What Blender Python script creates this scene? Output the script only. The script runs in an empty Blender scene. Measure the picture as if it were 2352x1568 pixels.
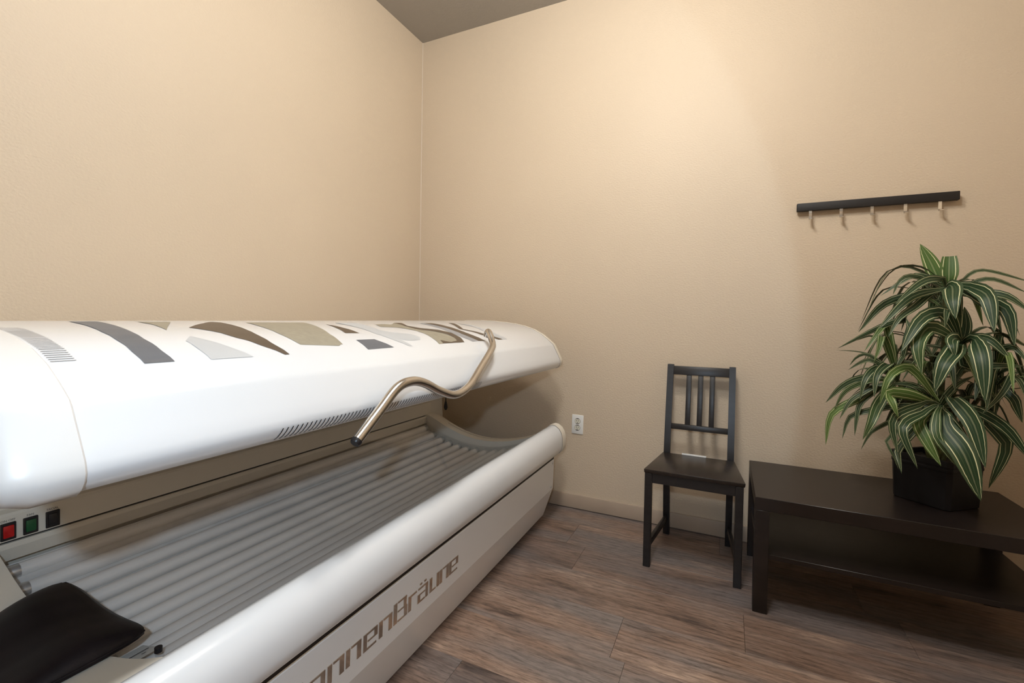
import bpy, bmesh, math, random
from mathutils import Vector, Matrix

# ------------------------------------------------------------------ camera, light, exposure
scene = bpy.context.scene
COL = scene.collection


def aim(yaw, pitch, roll):
    F = Vector((-math.sin(yaw) * math.cos(pitch), math.cos(yaw) * math.cos(pitch), math.sin(pitch)))
    R = F.cross(Vector((0, 0, 1))).normalized()
    U = R.cross(F)
    c, s = math.cos(roll), math.sin(roll)
    R2, U2 = R * c + U * s, U * c - R * s
    return Matrix(((R2.x, U2.x, -F.x), (R2.y, U2.y, -F.y), (R2.z, U2.z, -F.z))).to_4x4()


cam_data = bpy.data.cameras.new('camera')
cam = bpy.data.objects.new('camera', cam_data)
COL.objects.link(cam)
cam.matrix_world = Matrix.Translation((1.9549, -2.6104, 1.1124)) @ aim(math.radians(25.2717), math.radians(-1.1969), math.radians(0.9969))
cam_data.sensor_width = 36.0
cam_data.lens = 1043.67 / 2352 * 36.0
cam_data.shift_y = -25.14 / 2352
cam_data.clip_start = 0.02
scene.camera = cam

world = bpy.data.worlds.new('world')
scene.world = world
world.use_nodes = True
bg = world.node_tree.nodes['Background']
bg.inputs['Color'].default_value = (0.75, 0.85, 1.0, 1)
bg.inputs['Strength'].default_value = 0.05

LAMPS = [((1.72, -2.05, 2.84), 49, (0.93, 0.97, 1.0)), ((1.62, -1.36, 2.84), 51, (1.0, 0.96, 0.89))]   # one unseen lamp, a second added for softness and hue: place, watts, tint
for lp, watts, tint in LAMPS:
    lamp_data = bpy.data.lights.new('split_ceiling_lamp', 'POINT')
    lamp_data.energy = watts
    lamp_data.color = tint
    lamp_data.shadow_soft_size = 0.12
    lamp = bpy.data.objects.new('split_ceiling_lamp', lamp_data)
    lamp.location = lp
    COL.objects.link(lamp)

# the photographer's flash head, on a stand behind the camera and turned towards the bed
flash_data = bpy.data.lights.new('camera_flash', 'SPOT')
flash_data.energy = 35
flash_data.color = (0.60, 0.80, 1.0)
flash_data.shadow_soft_size = 0.025
flash_data.spot_size = math.radians(100)
flash_data.spot_blend = 0.05
flash = bpy.data.objects.new('camera_flash', flash_data)
flash.location = (1.96, -2.80, 1.34)
flash.rotation_euler = Vector((-math.sin(math.radians(42.9)), math.cos(math.radians(42.9)), -0.10)).to_track_quat('-Z', 'Y').to_euler()
COL.objects.link(flash)

vs = scene.view_settings
vs.view_transform = 'Standard'
vs.look = 'None'
vs.exposure = 0.10
vs.gamma = 1.0
vs.use_curve_mapping = False

# ------------------------------------------------------------------ material helpers


def mat_new(name):
    m = bpy.data.materials.new(name)
    m.use_nodes = True
    nt = m.node_tree
    return m, nt, nt.nodes['Principled BSDF']


def node(nt, kind, **kw):
    n = nt.nodes.new(kind)
    for k, v in kw.items():
        setattr(n, k, v)
    return n


def coords(nt, scale=(1, 1, 1), out='Object', rnd=0.0):
    tc = node(nt, 'ShaderNodeTexCoord')
    mp = node(nt, 'ShaderNodeMapping')
    mp.inputs['Scale'].default_value = scale
    if rnd:
        oi = node(nt, 'ShaderNodeObjectInfo')
        mul = node(nt, 'ShaderNodeVectorMath', operation='MULTIPLY_ADD')
        cb = node(nt, 'ShaderNodeCombineXYZ')
        nt.links.new(oi.outputs['Random'], cb.inputs[0])
        nt.links.new(oi.outputs['Random'], cb.inputs[1])
        nt.links.new(oi.outputs['Random'], cb.inputs[2])
        nt.links.new(cb.outputs[0], mul.inputs[0])
        mul.inputs[1].default_value = (rnd, rnd * 1.7, rnd * 0.6)
        nt.links.new(tc.outputs[out], mul.inputs[2])
        nt.links.new(mul.outputs[0], mp.inputs['Vector'])
    else:
        nt.links.new(tc.outputs[out], mp.inputs['Vector'])
    return mp.outputs[0]


def noise(nt, vec, scale, detail=3, rough=0.5):
    n = node(nt, 'ShaderNodeTexNoise')
    n.inputs['Scale'].default_value = scale
    n.inputs['Detail'].default_value = detail
    n.inputs['Roughness'].default_value = rough
    nt.links.new(vec, n.inputs['Vector'])
    return n.outputs['Fac']


def ramp(nt, fac, stops):
    r = node(nt, 'ShaderNodeValToRGB')
    el = r.color_ramp.elements
    while len(el) < len(stops):
        el.new(0.5)
    for e, (p, c) in zip(el, stops):
        e.position = p
        e.color = (c[0], c[1], c[2], 1)
    nt.links.new(fac, r.inputs['Fac'])
    return r.outputs['Color']


def mixcol(nt, fac, a, b, mode='MIX'):
    n = node(nt, 'ShaderNodeMix', data_type='RGBA', blend_type=mode)
    for sock, v in ((n.inputs[0], fac), (n.inputs[6], a), (n.inputs[7], b)):
        if isinstance(v, (int, float)):
            sock.default_value = v
        elif isinstance(v, tuple):
            sock.default_value = (v[0], v[1], v[2], 1)
        else:
            nt.links.new(v, sock)
    return n.outputs[2]


def bump(nt, bsdf, height, strength=0.2, dist=0.001):
    b = node(nt, 'ShaderNodeBump')
    b.inputs['Strength'].default_value = strength
    b.inputs['Distance'].default_value = dist
    nt.links.new(height, b.inputs['Height'])
    nt.links.new(b.outputs[0], bsdf.inputs['Normal'])


def simple(name, col, rough=0.5, metal=0.0, spec=0.5, vary=0.06, vscale=8.0, bmp=0.0, bscale=200.0, coat=0.0):
    m, nt, b = mat_new(name)
    v = coords(nt)
    f = noise(nt, v, vscale, 3)
    lo = tuple(c * (1 - vary) for c in col)
    hi = tuple(min(1, c * (1 + vary)) for c in col)
    nt.links.new(ramp(nt, f, [(0.3, lo), (0.7, hi)]), b.inputs['Base Color'])
    b.inputs['Roughness'].default_value = rough
    b.inputs['Metallic'].default_value = metal
    b.inputs['Specular IOR Level'].default_value = spec
    if coat:
        b.inputs['Coat Weight'].default_value = coat
        b.inputs['Coat Roughness'].default_value = 0.08
    if bmp:
        bump(nt, b, noise(nt, v, bscale, 2), bmp, 0.001)
    return m


def wall_material(name, col, rough=0.55):
    m, nt, b = mat_new(name)
    v = coords(nt)
    f = noise(nt, v, 1.3, 2)
    lo = tuple(c * 0.975 for c in col)
    hi = tuple(c * 1.02 for c in col)
    nt.links.new(ramp(nt, f, [(0.3, lo), (0.7, hi)]), b.inputs['Base Color'])
    b.inputs['Roughness'].default_value = rough
    b.inputs['Specular IOR Level'].default_value = 0.35
    v2 = coords(nt, (1, 1, 1.3))
    n1 = noise(nt, v2, 105, 2, 0.5)
    bump(nt, b, n1, 0.42, 0.004)
    return m


def floor_material():
    m, nt, b = mat_new('vinyl_wood')
    v1 = coords(nt, (1.5, 7.5, 1.0), rnd=37.0)
    big = noise(nt, v1, 1.7, 5, 0.62)
    v2 = coords(nt, (8.0, 70.0, 1.0), rnd=23.0)
    fine = noise(nt, v2, 2.4, 5, 0.7)
    v3 = coords(nt, (1.0, 3.2, 1.0), rnd=51.0)
    wv = node(nt, 'ShaderNodeTexWave', wave_type='BANDS', bands_direction='Y')
    wv.inputs['Scale'].default_value = 4.0
    wv.inputs['Distortion'].default_value = 9.0
    wv.inputs['Detail'].default_value = 3.0
    wv.inputs['Detail Scale'].default_value = 0.9
    nt.links.new(v3, wv.inputs['Vector'])
    base = ramp(nt, big, [(0.28, (0.060, 0.047, 0.043)), (0.45, (0.245, 0.165, 0.125)), (0.58, (0.275, 0.198, 0.158)), (0.74, (0.520, 0.375, 0.285))])
    v4 = coords(nt, (0.7, 3.5, 1.0), rnd=11.0)
    tone = noise(nt, v4, 1.7, 2, 0.5)
    grey = ramp(nt, tone, [(0.42, (0.0, 0.0, 0.0)), (0.62, (1.0, 1.0, 1.0))])
    base = mixcol(nt, grey, base, (0.200, 0.170, 0.158))
    g = ramp(nt, fine, [(0.33, (0.42, 0.40, 0.39)), (0.52, (1.0, 1.0, 1.0)), (0.75, (1.28, 1.25, 1.2))])
    c = mixcol(nt, 0.85, base, g, 'MULTIPLY')
    w = ramp(nt, wv.outputs['Color'], [(0.0, (0.72, 0.68, 0.66)), (0.35, (1.0, 1.0, 1.0)), (1.0, (1.06, 1.03, 1.0))])
    c = mixcol(nt, 0.7, c, w, 'MULTIPLY')
    oi = node(nt, 'ShaderNodeObjectInfo')
    pl = ramp(nt, oi.outputs['Random'], [(0.0, (0.80, 0.80, 0.82)), (0.5, (1.0, 1.0, 1.0)), (1.0, (1.15, 1.12, 1.08))])
    c = mixcol(nt, 1.0, c, pl, 'MULTIPLY')
    nt.links.new(c, b.inputs['Base Color'])
    b.inputs['Roughness'].default_value = 0.42
    b.inputs['Specular IOR Level'].default_value = 0.4
    bump(nt, b, fine, 0.25, 0.001)
    return m


def dark_wood(name, col, rough, streak=(60, 6, 6)):
    m, nt, b = mat_new(name)
    v = coords(nt, streak)
    f = noise(nt, v, 1.0, 4, 0.6)
    nt.links.new(ramp(nt, f, [(0.3, tuple(c * 0.7 for c in col)), (0.7, tuple(c * 1.3 for c in col))]), b.inputs['Base Color'])
    b.inputs['Roughness'].default_value = rough
    b.inputs['Specular IOR Level'].default_value = 0.5
    bump(nt, b, f, 0.06, 0.0005)
    return m


def acrylic_material():
    m = bpy.data.materials.new('clear_acrylic')
    m.use_nodes = True
    nt = m.node_tree
    nt.nodes.clear()
    out = node(nt, 'ShaderNodeOutputMaterial')
    tr = node(nt, 'ShaderNodeBsdfTransparent')
    tr.inputs['Color'].default_value = (0.97, 0.97, 0.97, 1)
    gl = node(nt, 'ShaderNodeBsdfGlossy')
    v = coords(nt, (3, 1, 3))
    r = node(nt, 'ShaderNodeMapRange')
    r.inputs['To Min'].default_value = 0.03
    r.inputs['To Max'].default_value = 0.10
    nt.links.new(noise(nt, v, 4, 3), r.inputs['Value'])
    nt.links.new(r.outputs[0], gl.inputs['Roughness'])
    lw = node(nt, 'ShaderNodeLayerWeight')
    lw.inputs['Blend'].default_value = 0.5
    pw = node(nt, 'ShaderNodeMath', operation='POWER')
    pw.inputs[1].default_value = 5.0
    nt.links.new(lw.outputs['Facing'], pw.inputs[0])
    fr = node(nt, 'ShaderNodeMath', operation='MULTIPLY_ADD')
    fr.inputs[1].default_value = 0.92
    fr.inputs[2].default_value = 0.08
    nt.links.new(pw.outputs[0], fr.inputs[0])
    mx = node(nt, 'ShaderNodeMixShader')
    nt.links.new(fr.outputs[0], mx.inputs['Fac'])
    nt.links.new(tr.outputs[0], mx.inputs[1])
    nt.links.new(gl.outputs[0], mx.inputs[2])
    nt.links.new(mx.outputs[0], out.inputs['Surface'])
    return m


def leaf_material():
    m, nt, b = mat_new('striped_leaf')
    tc = node(nt, 'ShaderNodeTexCoord')
    sep = node(nt, 'ShaderNodeSeparateXYZ')
    nt.links.new(tc.outputs['UV'], sep.inputs[0])
    a = node(nt, 'ShaderNodeMath', operation='SUBTRACT')
    a.inputs[1].default_value = 0.5
    nt.links.new(sep.outputs[0], a.inputs[0])
    ab = node(nt, 'ShaderNodeMath', operation='ABSOLUTE')
    nt.links.new(a.outputs[0], ab.inputs[0])
    # two cream stripes, one each side of the midrib, and a fainter midrib line
    s1 = ramp(nt, ab.outputs[0], [(0.0, (0.10, 0.10, 0.10)), (0.022, (0.22, 0.22, 0.22)), (0.045, (0.0, 0.0, 0.0)), (0.150, (0.0, 0.0, 0.0)), (0.165, (0.07, 0.07, 0.07)), (0.180, (0.0, 0.0, 0.0)), (0.305, (0.0, 0.0, 0.0)),
                                  (0.322, (1.0, 1.0, 1.0)), (0.343, (1.0, 1.0, 1.0)), (0.362, (0.03, 0.03, 0.03))])
    mp = node(nt, 'ShaderNodeMapping')
    mp.inputs['Scale'].default_value = (34, 1.2, 1)
    nt.links.new(tc.outputs['UV'], mp.inputs['Vector'])
    oi = node(nt, 'ShaderNodeObjectInfo')
    st = noise(nt, mp.outputs[0], 1.0, 3, 0.6)
    green = ramp(nt, st, [(0.25, (0.006, 0.020, 0.009)), (0.5, (0.017, 0.046, 0.016)), (0.78, (0.060, 0.105, 0.036))])
    fresh = ramp(nt, st, [(0.25, (0.035, 0.090, 0.015)), (0.75, (0.120, 0.200, 0.040))])
    pick = ramp(nt, oi.outputs['Random'], [(0.80, (0.0, 0.0, 0.0)), (0.95, (0.9, 0.9, 0.9))])
    g = mixcol(nt, pick, green, fresh)
    c = mixcol(nt, s1, g, (0.78, 0.75, 0.46))
    nt.links.new(c, b.inputs['Base Color'])
    b.inputs['Roughness'].default_value = 0.48
    b.inputs['Specular IOR Level'].default_value = 0.32
    bump(nt, b, st, 0.15, 0.0008)
    return m


M = {}
M['wall'] = wall_material('beige_wall_paint', (0.600, 0.490, 0.365))
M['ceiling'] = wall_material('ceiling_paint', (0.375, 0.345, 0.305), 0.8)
M['trim'] = simple('baseboard_paint', (0.440, 0.345, 0.262), 0.45, vary=0.03)
M['caulk'] = simple('caulk', (0.62, 0.52, 0.41), 0.5, vary=0.02)
M['floor'] = floor_material()
M['subfloor'] = simple('subfloor', (0.03, 0.022, 0.018), 0.8)
M['white'] = simple('white_gloss_lacquer', (0.715, 0.730, 0.750), 0.22, vary=0.012, vscale=3, coat=0.4)
M['cream'] = simple('cream_plastic', (0.72, 0.67, 0.58), 0.38, vary=0.03, vscale=5)
M['yellowed'] = simple('yellowed_plastic', (0.70, 0.62, 0.42), 0.4, vary=0.05)
M['capwhite'] = simple('end_cap_plastic', (0.70, 0.69, 0.675), 0.32, vary=0.015, vscale=3, coat=0.2)
M['panelwhite'] = simple('front_panel_lacquer', (0.830, 0.840, 0.850), 0.25, vary=0.015, vscale=3, coat=0.3)
M['edge'] = simple('peach_edge_strip', (0.80, 0.62, 0.42), 0.4)
M['tube'] = simple('lamp_glass', (0.88, 0.85, 0.82), 0.25, vary=0.05, vscale=6)
M['tubecap'] = simple('lamp_end_metal', (0.62, 0.62, 0.62), 0.35, metal=0.8)
M['reflector'] = simple('reflector_metal', (0.78, 0.76, 0.74), 0.45, metal=0.2, vary=0.10, vscale=12)
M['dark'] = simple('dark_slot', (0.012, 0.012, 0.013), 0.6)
M['black'] = simple('black_plastic', (0.012, 0.011, 0.013), 0.35)
M['seam'] = simple('seam_shadow_gap', (0.05, 0.042, 0.035), 0.7)
M['chrome'] = simple('brushed_steel', (0.60, 0.57, 0.53), 0.24, metal=1.0, vary=0.04, vscale=30)
M['letter'] = simple('mirror_letter', (0.62, 0.56, 0.50), 0.10, metal=1.0, vary=0.1, vscale=40)
M['acrylic'] = acrylic_material()
M['pillow'] = simple('black_vinyl', (0.010, 0.0065, 0.0075), 0.48, spec=0.25, vary=0.3, vscale=20, bmp=0.12, bscale=400)
M['label'] = simple('pale_sticker', (0.52, 0.52, 0.50), 0.4)
M['print'] = simple('dark_print', (0.06, 0.05, 0.05), 0.6)
M['slate'] = simple('decal_slate', (0.120, 0.128, 0.145), 0.45, vary=0.05)
M['taupe'] = simple('decal_taupe', (0.300, 0.270, 0.205), 0.5, vary=0.08, vscale=60)
M['brown'] = simple('decal_brown', (0.095, 0.068, 0.045), 0.45, vary=0.05)
M['pale'] = simple('decal_pale_grey', (0.480, 0.490, 0.500), 0.5, vary=0.03)
M['grey'] = simple('decal_mid_grey', (0.300, 0.300, 0.310), 0.5, vary=0.03)
M['chair'] = dark_wood('black_stained_pine', (0.013, 0.0110, 0.011), 0.38, (9, 9, 60))
M['chairseat'] = dark_wood('seat_stained_pine', (0.020, 0.014, 0.011), 0.30, (50, 6, 6))
M['table'] = dark_wood('black_brown_laminate', (0.012, 0.0080, 0.0070), 0.36, (6, 60, 20))
M['leaf'] = leaf_material()
M['stem'] = simple('plant_stem', (0.090, 0.100, 0.030), 0.6, vary=0.3, vscale=40)
M['moss'] = simple('dried_moss', (0.030, 0.024, 0.016), 0.95, vary=0.5, vscale=90, bmp=0.8, bscale=120)
M['pot'] = simple('black_pot', (0.007, 0.006, 0.0065), 0.5, vary=0.1, spec=0.25)
M['rack'] = dark_wood('rack_black_brown', (0.010, 0.0075, 0.007), 0.6, (8, 40, 40))
M['hook'] = simple('satin_hook_metal', (0.75, 0.72, 0.68), 0.22, metal=1.0, vary=0.03)
M['outlet'] = simple('outlet_white', (0.80, 0.79, 0.76), 0.3, vary=0.01)
M['outletface'] = simple('outlet_face', (0.72, 0.69, 0.58), 0.35, vary=0.02)
M['whitestrip'] = simple('matt_white', (0.85, 0.85, 0.83), 0.6, vary=0.01)


def glow(name, col, strength):
    m, nt, b = mat_new(name)
    b.inputs['Base Color'].default_value = (*col, 1)
    b.inputs['Roughness'].default_value = 0.3
    f = noise(nt, coords(nt), 60, 1)
    e = ramp(nt, f, [(0.3, tuple(c * 0.4 for c in col)), (0.7, col)])
    nt.links.new(e, b.inputs['Emission Color'])
    b.inputs['Emission Strength'].default_value = strength
    return m


M['red'] = glow('red_lit_rocker', (0.30, 0.006, 0.006), 0.20)
M['green'] = simple('green_rocker', (0.012, 0.085, 0.030), 0.3)
M['diffuser'] = simple('opal_glass', (0.8, 0.8, 0.78), 0.4)

# ------------------------------------------------------------------ object helpers


def link(name, me, mat, parent=None):
    o = bpy.data.objects.new(name, me)
    COL.objects.link(o)
    if mat is not None and not me.materials:
        me.materials.append(mat)
    if parent is not None:
        o.parent = parent
    return o


def from_bm(name, bm, mat, parent=None, smooth=None):
    bmesh.ops.recalc_face_normals(bm, faces=bm.faces)
    me = bpy.data.meshes.new(name)
    if smooth is not None:
        for f in bm.faces:
            f.smooth = True
    bm.to_mesh(me)
    bm.free()
    if smooth is not None:
        me.set_sharp_from_angle(angle=math.radians(smooth))
    return link(name, me, mat, parent)


def thing(name, label, cat, loc=(0, 0, 0), rot=(0, 0, 0), group=None):
    o = bpy.data.objects.new(name, None)
    o.empty_display_size = 0.05
    COL.objects.link(o)
    o.location = loc
    o.rotation_euler = rot
    o['label'] = label
    o['category'] = cat
    if group:
        o['group'] = group
    return o


def structure(o, label=None):
    o['kind'] = 'structure'
    if label:
        o['label'] = label
    return o


def add_box(bm, lo, hi, bev=0.0, seg=2):
    vs_ = [bm.verts.new((x, y, z)) for x in (lo[0], hi[0]) for y in (lo[1], hi[1]) for z in (lo[2], hi[2])]
    idx = [(0, 1, 3, 2), (4, 6, 7, 5), (0, 4, 5, 1), (2, 3, 7, 6), (0, 2, 6, 4), (1, 5, 7, 3)]
    fs = [bm.faces.new([vs_[i] for i in f]) for f in idx]
    if bev:
        es = list({e for f in fs for e in f.edges})
        bmesh.ops.bevel(bm, geom=es, offset=bev, segments=seg, profile=0.5, affect='EDGES')


def box(name, lo, hi, mat, parent=None, bev=0.0, seg=2, off=(0, 0, 0)):
    bm = bmesh.new()
    lo = tuple(a - b for a, b in zip(lo, off))
    hi = tuple(a - b for a, b in zip(hi, off))
    add_box(bm, lo, hi, bev, seg)
    return from_bm(name, bm, mat, parent, 40 if bev else None)


def hexa(name, bottom, top, mat, parent=None, bev=0.0, off=(0, 0, 0)):
    """Solid between two quads (4 points each, same winding)."""
    bm = bmesh.new()
    o = Vector(off)
    a = [bm.verts.new(Vector(p) - o) for p in bottom]
    b = [bm.verts.new(Vector(p) - o) for p in top]
    bm.faces.new(a[::-1])
    bm.faces.new(b)
    for i in range(4):
        j = (i + 1) % 4
        bm.faces.new((a[i], a[j], b[j], b[i]))
    if bev:
        bmesh.ops.bevel(bm, geom=list(bm.edges), offset=bev, segments=2, profile=0.5, affect='EDGES')
    return from_bm(name, bm, mat, parent, 40 if bev else None)


def loft_y(name, sections, mat, parent=None, smooth=35, off=(0, 0, 0)):
    """sections: list of (y, [(x, z), ...]) closed outlines with equal point counts."""
    bm = bmesh.new()
    rings = []
    for y, pts in sections:
        rings.append([bm.verts.new((x - off[0], y - off[1], z - off[2])) for x, z in pts])
    n = len(rings[0])
    for a, b in zip(rings, rings[1:]):
        for i in range(n):
            j = (i + 1) % n
            bm.faces.new((a[i], a[j], b[j], b[i]))
    bm.faces.new(rings[0][::-1])
    bm.faces.new(rings[-1])
    return from_bm(name, bm, mat, parent, smooth)


def sheet_y(name, pts, ys, mat, parent=None, smooth=40, off=(0, 0, 0)):
    bm = bmesh.new()
    rings = [[bm.verts.new((x - off[0], y - off[1], z - off[2])) for x, z in pts] for y in ys]
    for a, b in zip(rings, rings[1:]):
        for i in range(len(pts) - 1):
            bm.faces.new((a[i], a[i + 1], b[i + 1], b[i]))
    return from_bm(name, bm, mat, parent, smooth)


def catmull(pts, n):
    P = [Vector(p) for p in pts]
    P = [P[0] * 2 - P[1]] + P + [P[-1] * 2 - P[-2]]
    out = []
    for i in range(1, len(P) - 2):
        for k in range(n):
            t = k / n
            a, b, c, d = P[i - 1], P[i], P[i + 1], P[i + 2]
            out.append(0.5 * ((2 * b) + (c - a) * t + (2 * a - 5 * b + 4 * c - d) * t * t + (3 * b - a - 3 * c + d) * t ** 3))
    out.append(P[-2].copy())
    return out


def tube(name, pts, r, mat, parent=None, seg=16, cap=True, off=(0, 0, 0), radii=None):
    bm = bmesh.new()
    o = Vector(off)
    P = [Vector(p) - o for p in pts]
    up = Vector((0.13, 0.21, 0.97)).normalized()
    prev = None
    rings = []
    for i, p in enumerate(P):
        t = (P[min(i + 1, len(P) - 1)] - P[max(i - 1, 0)]).normalized()
        if prev is None:
            u = t.cross(up).normalized()
        else:
            u = (prev - t * prev.dot(t)).normalized()
        prev = u
        w = t.cross(u)
        rr = radii[i] if radii else r
        rings.append([bm.verts.new(p + (u * math.cos(2 * math.pi * k / seg) + w * math.sin(2 * math.pi * k / seg)) * rr) for k in range(seg)])
    for a, b in zip(rings, rings[1:]):
        for k in range(seg):
            j = (k + 1) % seg
            bm.faces.new((a[k], a[j], b[j], b[k]))
    if cap:
        bm.faces.new(rings[0][::-1])
        bm.faces.new(rings[-1])
    return from_bm(name, bm, mat, parent, 40)


# ------------------------------------------------------------------ the room
W, D, H = 3.35, 3.90, 3.028
T = 0.10
structure(box('wall_left', (-T, -D - T, 0), (0, T, H), M['wall']), 'beige orange-peel wall behind the tanning bed')
structure(box('wall_back', (0, 0, 0), (W, T, H), M['wall']), 'beige orange-peel wall behind the chair and table')
structure(box('wall_right', (W, -D - T, 0), (W + T, T, H), M['wall']))
structure(box('wall_front', (0, -D - T, 0), (W, -D, H), M['wall']))
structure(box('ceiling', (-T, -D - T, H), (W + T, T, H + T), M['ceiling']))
floor = structure(box('floor', (0, -D, -0.03), (W, 0, -0.005), M['subfloor']), 'grey-brown wood-look plank floor')
structure(box('baseboard_back', (0.012, -0.013, 0.004), (W, 0.0, 0.084), M['trim'], bev=0.0015), 'beige-brown painted baseboard')
structure(box('baseboard_left', (0.0, -D, 0.004), (0.013, -0.013, 0.084), M['trim'], bev=0.0015))
structure(box('baseboard_right', (W - 0.013, -D, 0.004), (W, -0.013, 0.084), M['trim'], bev=0.0015))
structure(tube('trim_1', [(0.001, -0.001, 0.09), (0.001, -0.001, H)], 0.0038, M['caulk'], seg=8), 'thin caulk bead in the room corner')

# floor planks, long edges along X
PW = 0.2286
PL = 1.22
rows = []
y0 = -0.6605
joint = {0: 2.04, 1: 1.63, -1: 2.57, 2: 2.90, -2: 1.25, -3: 1.95, 3: 1.20, 4: 2.35, 5: 1.72, 6: 2.8, 7: 1.4, 8: 2.1, 9: 2.6, 10: 1.9, 11: 1.1, 12: 2.3, 13: 1.5, 14: 2.7}
plank_meshes = {}
for k in range(-3, 15):
    ya = y0 - k * PW
    yb = ya - PW
    ya2, yb2 = min(ya, -0.0), max(yb, -D)
    if ya2 - yb2 < 0.01:
        continue
    xs = joint[k] % PL
    cuts = [0.0] + [xs + i * PL for i in range(4) if 0.02 < xs + i * PL < W - 0.02] + [W]
    for a, b in zip(cuts, cuts[1:]):
        key = (round(b - a, 3), round(ya2 - yb2, 3))
        if key not in plank_meshes:
            bm = bmesh.new()
            hx, hy = key[0] / 2 - 0.0004, key[1] / 2 - 0.0004
            add_box(bm, (-hx, -hy, -0.005), (hx, hy, 0.0), 0.0007, 1)
            bmesh.ops.recalc_face_normals(bm, faces=bm.faces)
            me = bpy.data.meshes.new('plank')
            bm.to_mesh(me)
            bm.free()
            me.materials.append(M['floor'])
            plank_meshes[key] = me
        o = link('plank', plank_meshes[key], None, floor)
        o.location = ((a + b) / 2, (ya2 + yb2) / 2, 0)

# ------------------------------------------------------------------ tanning bed
BX, BY = 0.60, -0.22
bed = thing('tanning_bed', 'white clamshell tanning bed with half-open canopy along the left wall', 'tanning bed', (BX, BY, 0), (0.002, 0, 0))
BO = (BX, 0, 0)          # part coordinates below: x as in the room, y from the bed's far end, z from the floor
YN = -2.14               # near end of the bed (local y)

# lower tub
loft_y('base_tub', [(YN + 0.02, [(0.14, 0.055), (1.03, 0.055), (1.05, 0.20), (1.05, 0.34), (0.14, 0.34)]),
                    (-0.02, [(0.14, 0.055), (1.03, 0.055), (1.05, 0.20), (1.05, 0.34), (0.14, 0.34)])], M['cream'], bed, None, BO)
for fx in (0.24, 0.96):
    for fy in (-1.95, -0.2):
        tube('foot', [(fx, fy, 0.060), (fx, fy, 0.004 - 0.01 * fy * 0 + (0.02 if fy < -1 else 0.0))], 0.022, M['black'], bed, 14, off=BO)

# front panel: upright upper face, folded lower face
fp = [(1.097, 0.3540), (1.103, 0.3525), (1.1065, 0.3460), (1.1060, 0.335), (1.102, 0.188), (1.048, 0.027), (1.036, 0.027), (1.088, 0.190), (1.090, 0.3540)]
loft_y('rail_gap_shade', [(YN + 0.012, [(1.04, 0.350), (1.1062, 0.3535), (1.1062, 0.3745), (1.04, 0.374)]), (-0.020, [(1.04, 0.350), (1.1062, 0.3535), (1.1062, 0.3745), (1.04, 0.374)])], M['dark'], bed, None, BO)  # dark strip standing in for the shaded gap under the rail
fpn = [(x, z - 0.022 * min(1.0, max(0.0, (0.30 - z) / 0.27))) for x, z in fp]
front = loft_y('front_panel', [(YN + 0.012, fpn), (-0.016, fp)], M['panelwhite'], bed, 12, BO)
for sy, sz in ((-0.035, 0.332), (-0.050, 0.205)):
    tube('screw', [(1.1045, sy, sz), (1.1085, sy, sz)], 0.006, M['tubecap'], front, 12, off=BO)

# raised lettering on the front panel, letter by letter
GLYPH = {
    'S': [(0, 1.18, 1, 1.30), (0, 0.60, 0.22, 1.30), (0, 0.60, 1, 0.72), (0.78, 0, 1, 0.72), (0, 0, 1, 0.12)],
    'o': [(0, 0, 0.24, 1.0), (0.76, 0, 1, 1.0), (0, 0.88, 1, 1.0), (0, 0, 1, 0.12)],
    'n': [(0, 0, 0.26, 1.0), (0.72, 0, 1, 1.0), (0.33, 0.88, 1, 1.0)],
    'e': [(0, 0, 0.24, 1.0), (0.76, 0.44, 1, 1.0), (0, 0.88, 1, 1.0), (0.30, 0.44, 1, 0.54), (0, 0, 0.92, 0.12)],
    'B': [(0, 0, 0.24, 1.30), (0.30, 1.19, 0.95, 1.30), (0.30, 0.62, 0.95, 0.72), (0.30, 0, 1, 0.11), (0.72, 0.66, 0.93, 1.30), (0.76, 0, 1, 0.66)],
    'r': [(0, 0, 0.34, 1.0), (0.34, 0.88, 1, 1.0)],
    'ä': [(0.05, 0.88, 1, 1.0), (0.76, 0, 1, 1.0), (0, 0, 0.24, 0.58), (0.0, 0.48, 0.70, 0.58), (0, 0, 0.70, 0.11), (0.2, 1.15, 0.40, 1.27), (0.62, 1.15, 0.82, 1.27)],
    'u': [(0, 0, 0.26, 1.0), (0.74, 0, 1, 1.0), (0, 0, 0.64, 0.12)],
}
TEXT = [('S', -1.945, -1.890), ('o', -1.882, -1.826), ('n', -1.819, -1.766), ('n', -1.760, -1.707), ('e', -1.699, -1.645), ('n', -1.639, -1.584),
        ('B', -1.578, -1.516), ('r', -1.511, -1.470), ('ä', -1.465, -1.411), ('u', -1.402, -1.348), ('n', -1.344, -1.290), ('e', -1.286, -1.230)]
LZ, LH = 0.2270, 0.0470
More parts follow.
